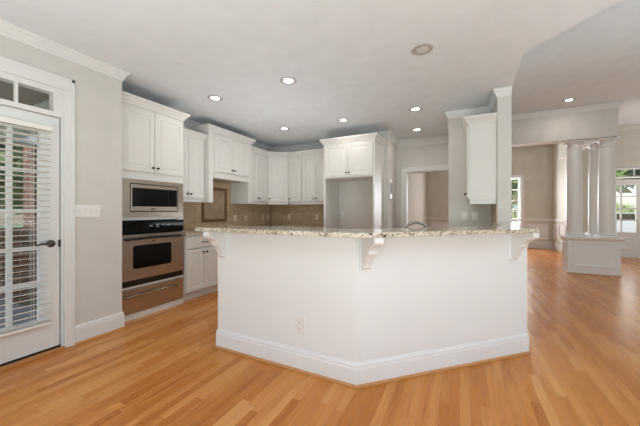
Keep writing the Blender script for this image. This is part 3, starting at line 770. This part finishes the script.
# ------------------------------------------------------------------ pedestal and columns
pd = thing('column_pedestal', 'white panelled pedestal wall carrying three columns', 'pedestal', (2.27, 7.3, 0))
PX0, PX1, PY0, PY1, PY2 = 1.885, 2.655, 7.14, 7.44, 7.96
Lp = [(PX0, PY0), (PX1, PY0), (PX1, PY2), (PX1-.30, PY2), (PX1-.30, PY1), (PX0, PY1)]
MB().prism(Lp, 0, .68).build('body', TRIM, pd)
m_ = MB(frame(0, PY0, 0)); mold_rect(m_, PX0+.09, PX1-.09, .15, .60, .04, .014)
m_.M = frame(PX0, 0, -PI/2); mold_rect(m_, -PY1+.05, -PY0-.05, .15, .60, .035, .012)
m_.build('panel_moulding', TRIM, pd)
MB().sweep(Lp, [(0, .64), (.012, .64), (.02, .66), (.05, .68), (.05, .705), (.055, .71), (0, .71)], True).build('cap_moulding', TRIM, pd)
MB().prism(Lp, .68, .71).build('cap', TRIM, pd)
MB().sweep(Lp, [(0, .001), (.012, .001), (.010, .014), (0, .016)], True).build('shoe_moulding', SHOE, pd)
def column(x, y, label):
    t = thing('column', label, 'column', (x, y, .711), 'round white columns')
    z = .711
    MB().box(x-.145, x+.145, y-.145, y+.145, z, z+.035, .004).build('plinth', TRIM, t)
    MB().lathe([(.14, z+.036), (.148, z+.046), (.145, z+.062), (.132, z+.07), (.130, z+.085)], (x, y, 0), 32).build('base_ring', TRIM, t, True)
    MB().lathe([(.127, z+.086), (.127, z+.6), (.122, 1.9), (.112, 2.43)], (x, y, 0), 32).build('shaft', TRIM, t, True)
    MB().lathe([(.112, 2.431), (.122, 2.436), (.122, 2.45), (.112, 2.456), (.112, 2.51), (.128, 2.528), (.136, 2.55)], (x, y, 0), 32).build('capital', TRIM, t, True)
    MB().box(x-.14, x+.14, y-.14, y+.14, 2.551, 2.588, .003).build('abacus', TRIM, t)
column(2.035, 7.29, 'left of the two front columns on the panelled pedestal')
column(2.515, 7.29, 'right of the two front columns on the panelled pedestal')
column(2.53, 7.80, 'column standing behind the front two on the panelled pedestal')
# pilaster where the front beam meets, wall header over the rear column
struct('trim_40', MB().box(2.47, 2.66, 7.352, 7.95, 2.589, 2.679), TRIM, 'soffit above the rear column')
struct('trim_41', MB().sweep([(2.65, 10.1), (2.65, 10.0)], [(0, 0), (.02, 0), (.02, 2.68), (0, 2.68)]).box(2.45, 2.63, 7.96, 10.1, 2.655, 2.679), TRIM, 'casing of the side opening')

# ------------------------------------------------------------------ outdoors
struct('ground', MB().box(-40, -4.06, -10, 40, -.35, -.2).box(-4.05, 30, 11.6, 60, -.35, -.2), GRASS)
SC.objects['ground'].name = 'lawn_ground'
porch = struct('porch_floor', MB().box(-6.6, -3.26, -2.5, 1.64, -.19, -.03), STREET)
pc = struct('porch_ceiling', MB().box(-6.6, -3.26, -2.5, 1.64, 2.55, 2.62), PORCHC)
pb = struct('porch_beam', MB().box(-6.6, -6.35, -2.5, 3.2, 2.32, 2.55).box(-6.35, -4.07, 1.66, 1.9, 2.32, 2.62), PORCHW)
def tagged(mb_, name, m, label, cat, **kw): return tag(mb_.build(name, m), label, cat, **kw)
tagged(MB().box(-6.9, -6.5, 2.2, 2.9, -.2, 2.32), 'brick_pillar', BRICK, 'brown brick porch pillar seen through the door blind', 'pillar')
tagged(MB().box(-6.3, -6.12, .4, 2.6, -.2, .95), 'brick_porch_wall', BRICK, 'low brown brick wall outside the left door', 'brick wall')
tagged(MB().box(-6.46, -6.34, 1.62, 1.74, -.03, 2.32), 'porch_post', PORCHW, 'white porch post seen through the door blind', 'post')
def leaf_crown(c, r, n, seed, sz=.12, flat=1.0):
    rd = random.Random(seed); mb_ = MB()
    for i in range(n):
        while True:
            p = Vector((rd.uniform(-1, 1), rd.uniform(-1, 1), rd.uniform(-1, 1)))
            if .35 < p.length < 1: break
        p = Vector((p.x*r, p.y*r, p.z*r*flat))+Vector(c)
        a = Vector((rd.gauss(0, 1), rd.gauss(0, 1), rd.gauss(0, 1))).normalized(); b_ = a.orthogonal().normalized()
        s1 = sz*rd.uniform(.6, 1.4)
        vv = [mb_.bm.verts.new(p+q_) for q_ in (a*s1, b_*s1*.5, -a*s1, -b_*s1*.5)]
        mb_.bm.faces.new(vv)
    return mb_
def tree(x, y, hgt, r, label, seed, m=LEAF, n=1500, sz=.2, group='trees outside the windows'):
    t = thing('tree', label, 'tree', (x, y, -.2), group)
    MB().tube([(x, y, -.2), (x+.05, y, hgt*.35), (x-.03, y+.05, hgt*.75)], [.16, .12, .05], 10).build('trunk', BARK, t, True)
    leaf_crown((x, y, hgt*.68), r, n, seed, sz, hgt*.45/r if hgt*.45 > r else 1).build('foliage', m, t)
tree(3.0, 17.0, 5.4, 2.2, 'leafy tree outside the dining room window', 1, sz=.2, n=4200)
tree(7.4, 29.0, 6.5, 3.4, 'leafy tree across the street, left in the foyer door glass', 2, n=4500, sz=.3)
tree(15.6, 29.5, 7, 3.2, 'leafy tree across the street, right of the foyer door view', 3, n=3000, sz=.3)
tree(13.2, 41, 13, 6.0, 'darker tree further off beyond the street', 4, LEAFD, 4500, .5)
tree(.2, 38, 13, 5.0, 'dark tall tree behind the tree of the dining room window', 7, LEAFD, 4500, .5)
tree(-11.5, 3.9, 5.6, 2.7, 'leafy tree beyond the porch, left of the brick pillar', 5, LEAFD, 4200, .22)
tree(-21, 9.5, 10, 5.2, 'leafy tree farther beyond the porch', 6, LEAF, 4500, .4)
for x, y, r_, sd, lb in ((9.2, 25.4, 1.1, 21, 'round shrub across the street, left of the foyer door glass'), (11.4, 25.6, 1.0, 22, 'round shrub across the street, right in the foyer door glass'), (5.0, 25.2, 1.1, 23, 'round shrub across the street, behind the window tree')):
    tagged(leaf_crown((x, y, .6), r_, 1300, sd, .16), 'shrub', LEAF, lb, 'shrub')
tagged(MB().box(-3.9, 29, 20.0, 23.6, -.199, -.185), 'street', STREET, 'grey street beyond the foyer windows', 'street')
tagged(leaf_crown((2.2, 13.6, .5), .8, 500, 8, .1), 'shrub', LEAF, 'round green shrub under the dining room window', 'shrub')
cr = thing('parked_car', 'pale parked car seen through the foyer door glass', 'car', (7.6, 21.2, -.184))
cx = 7.6
body = [(cx-2.1, .1), (cx+2.1, .1), (cx+2.15, .45), (cx+1.9, .62), (cx+1.1, .72), (cx+.6, 1.12), (cx-.9, 1.14), (cx-1.5, .76), (cx-2.1, .68)]
MB().extr(body, 20.6, 22.2).build('body', CARP, cr)
MB().extr([(cx-1.3, .76), (cx+.95, .74), (cx+.55, 1.07), (cx-.85, 1.09)], 20.58, 20.599).build('side_windows', BLACKG, cr)
for dx in (-1.35, 1.35):
    MB().lathe([(.31, 20.57), (.31, 20.77)], (0, 0, 0), 20).build('wheel', TYRE, cr) if False else None
    mm = MB(Matrix.Translation((cx+dx, 20.78, .13))); mm.lathe([(.31, 0), (.33, .03), (.33, .18), (.25, .2)], (0, 0, 0), 20, 'y'); mm.build('wheel', TYRE, cr, True)
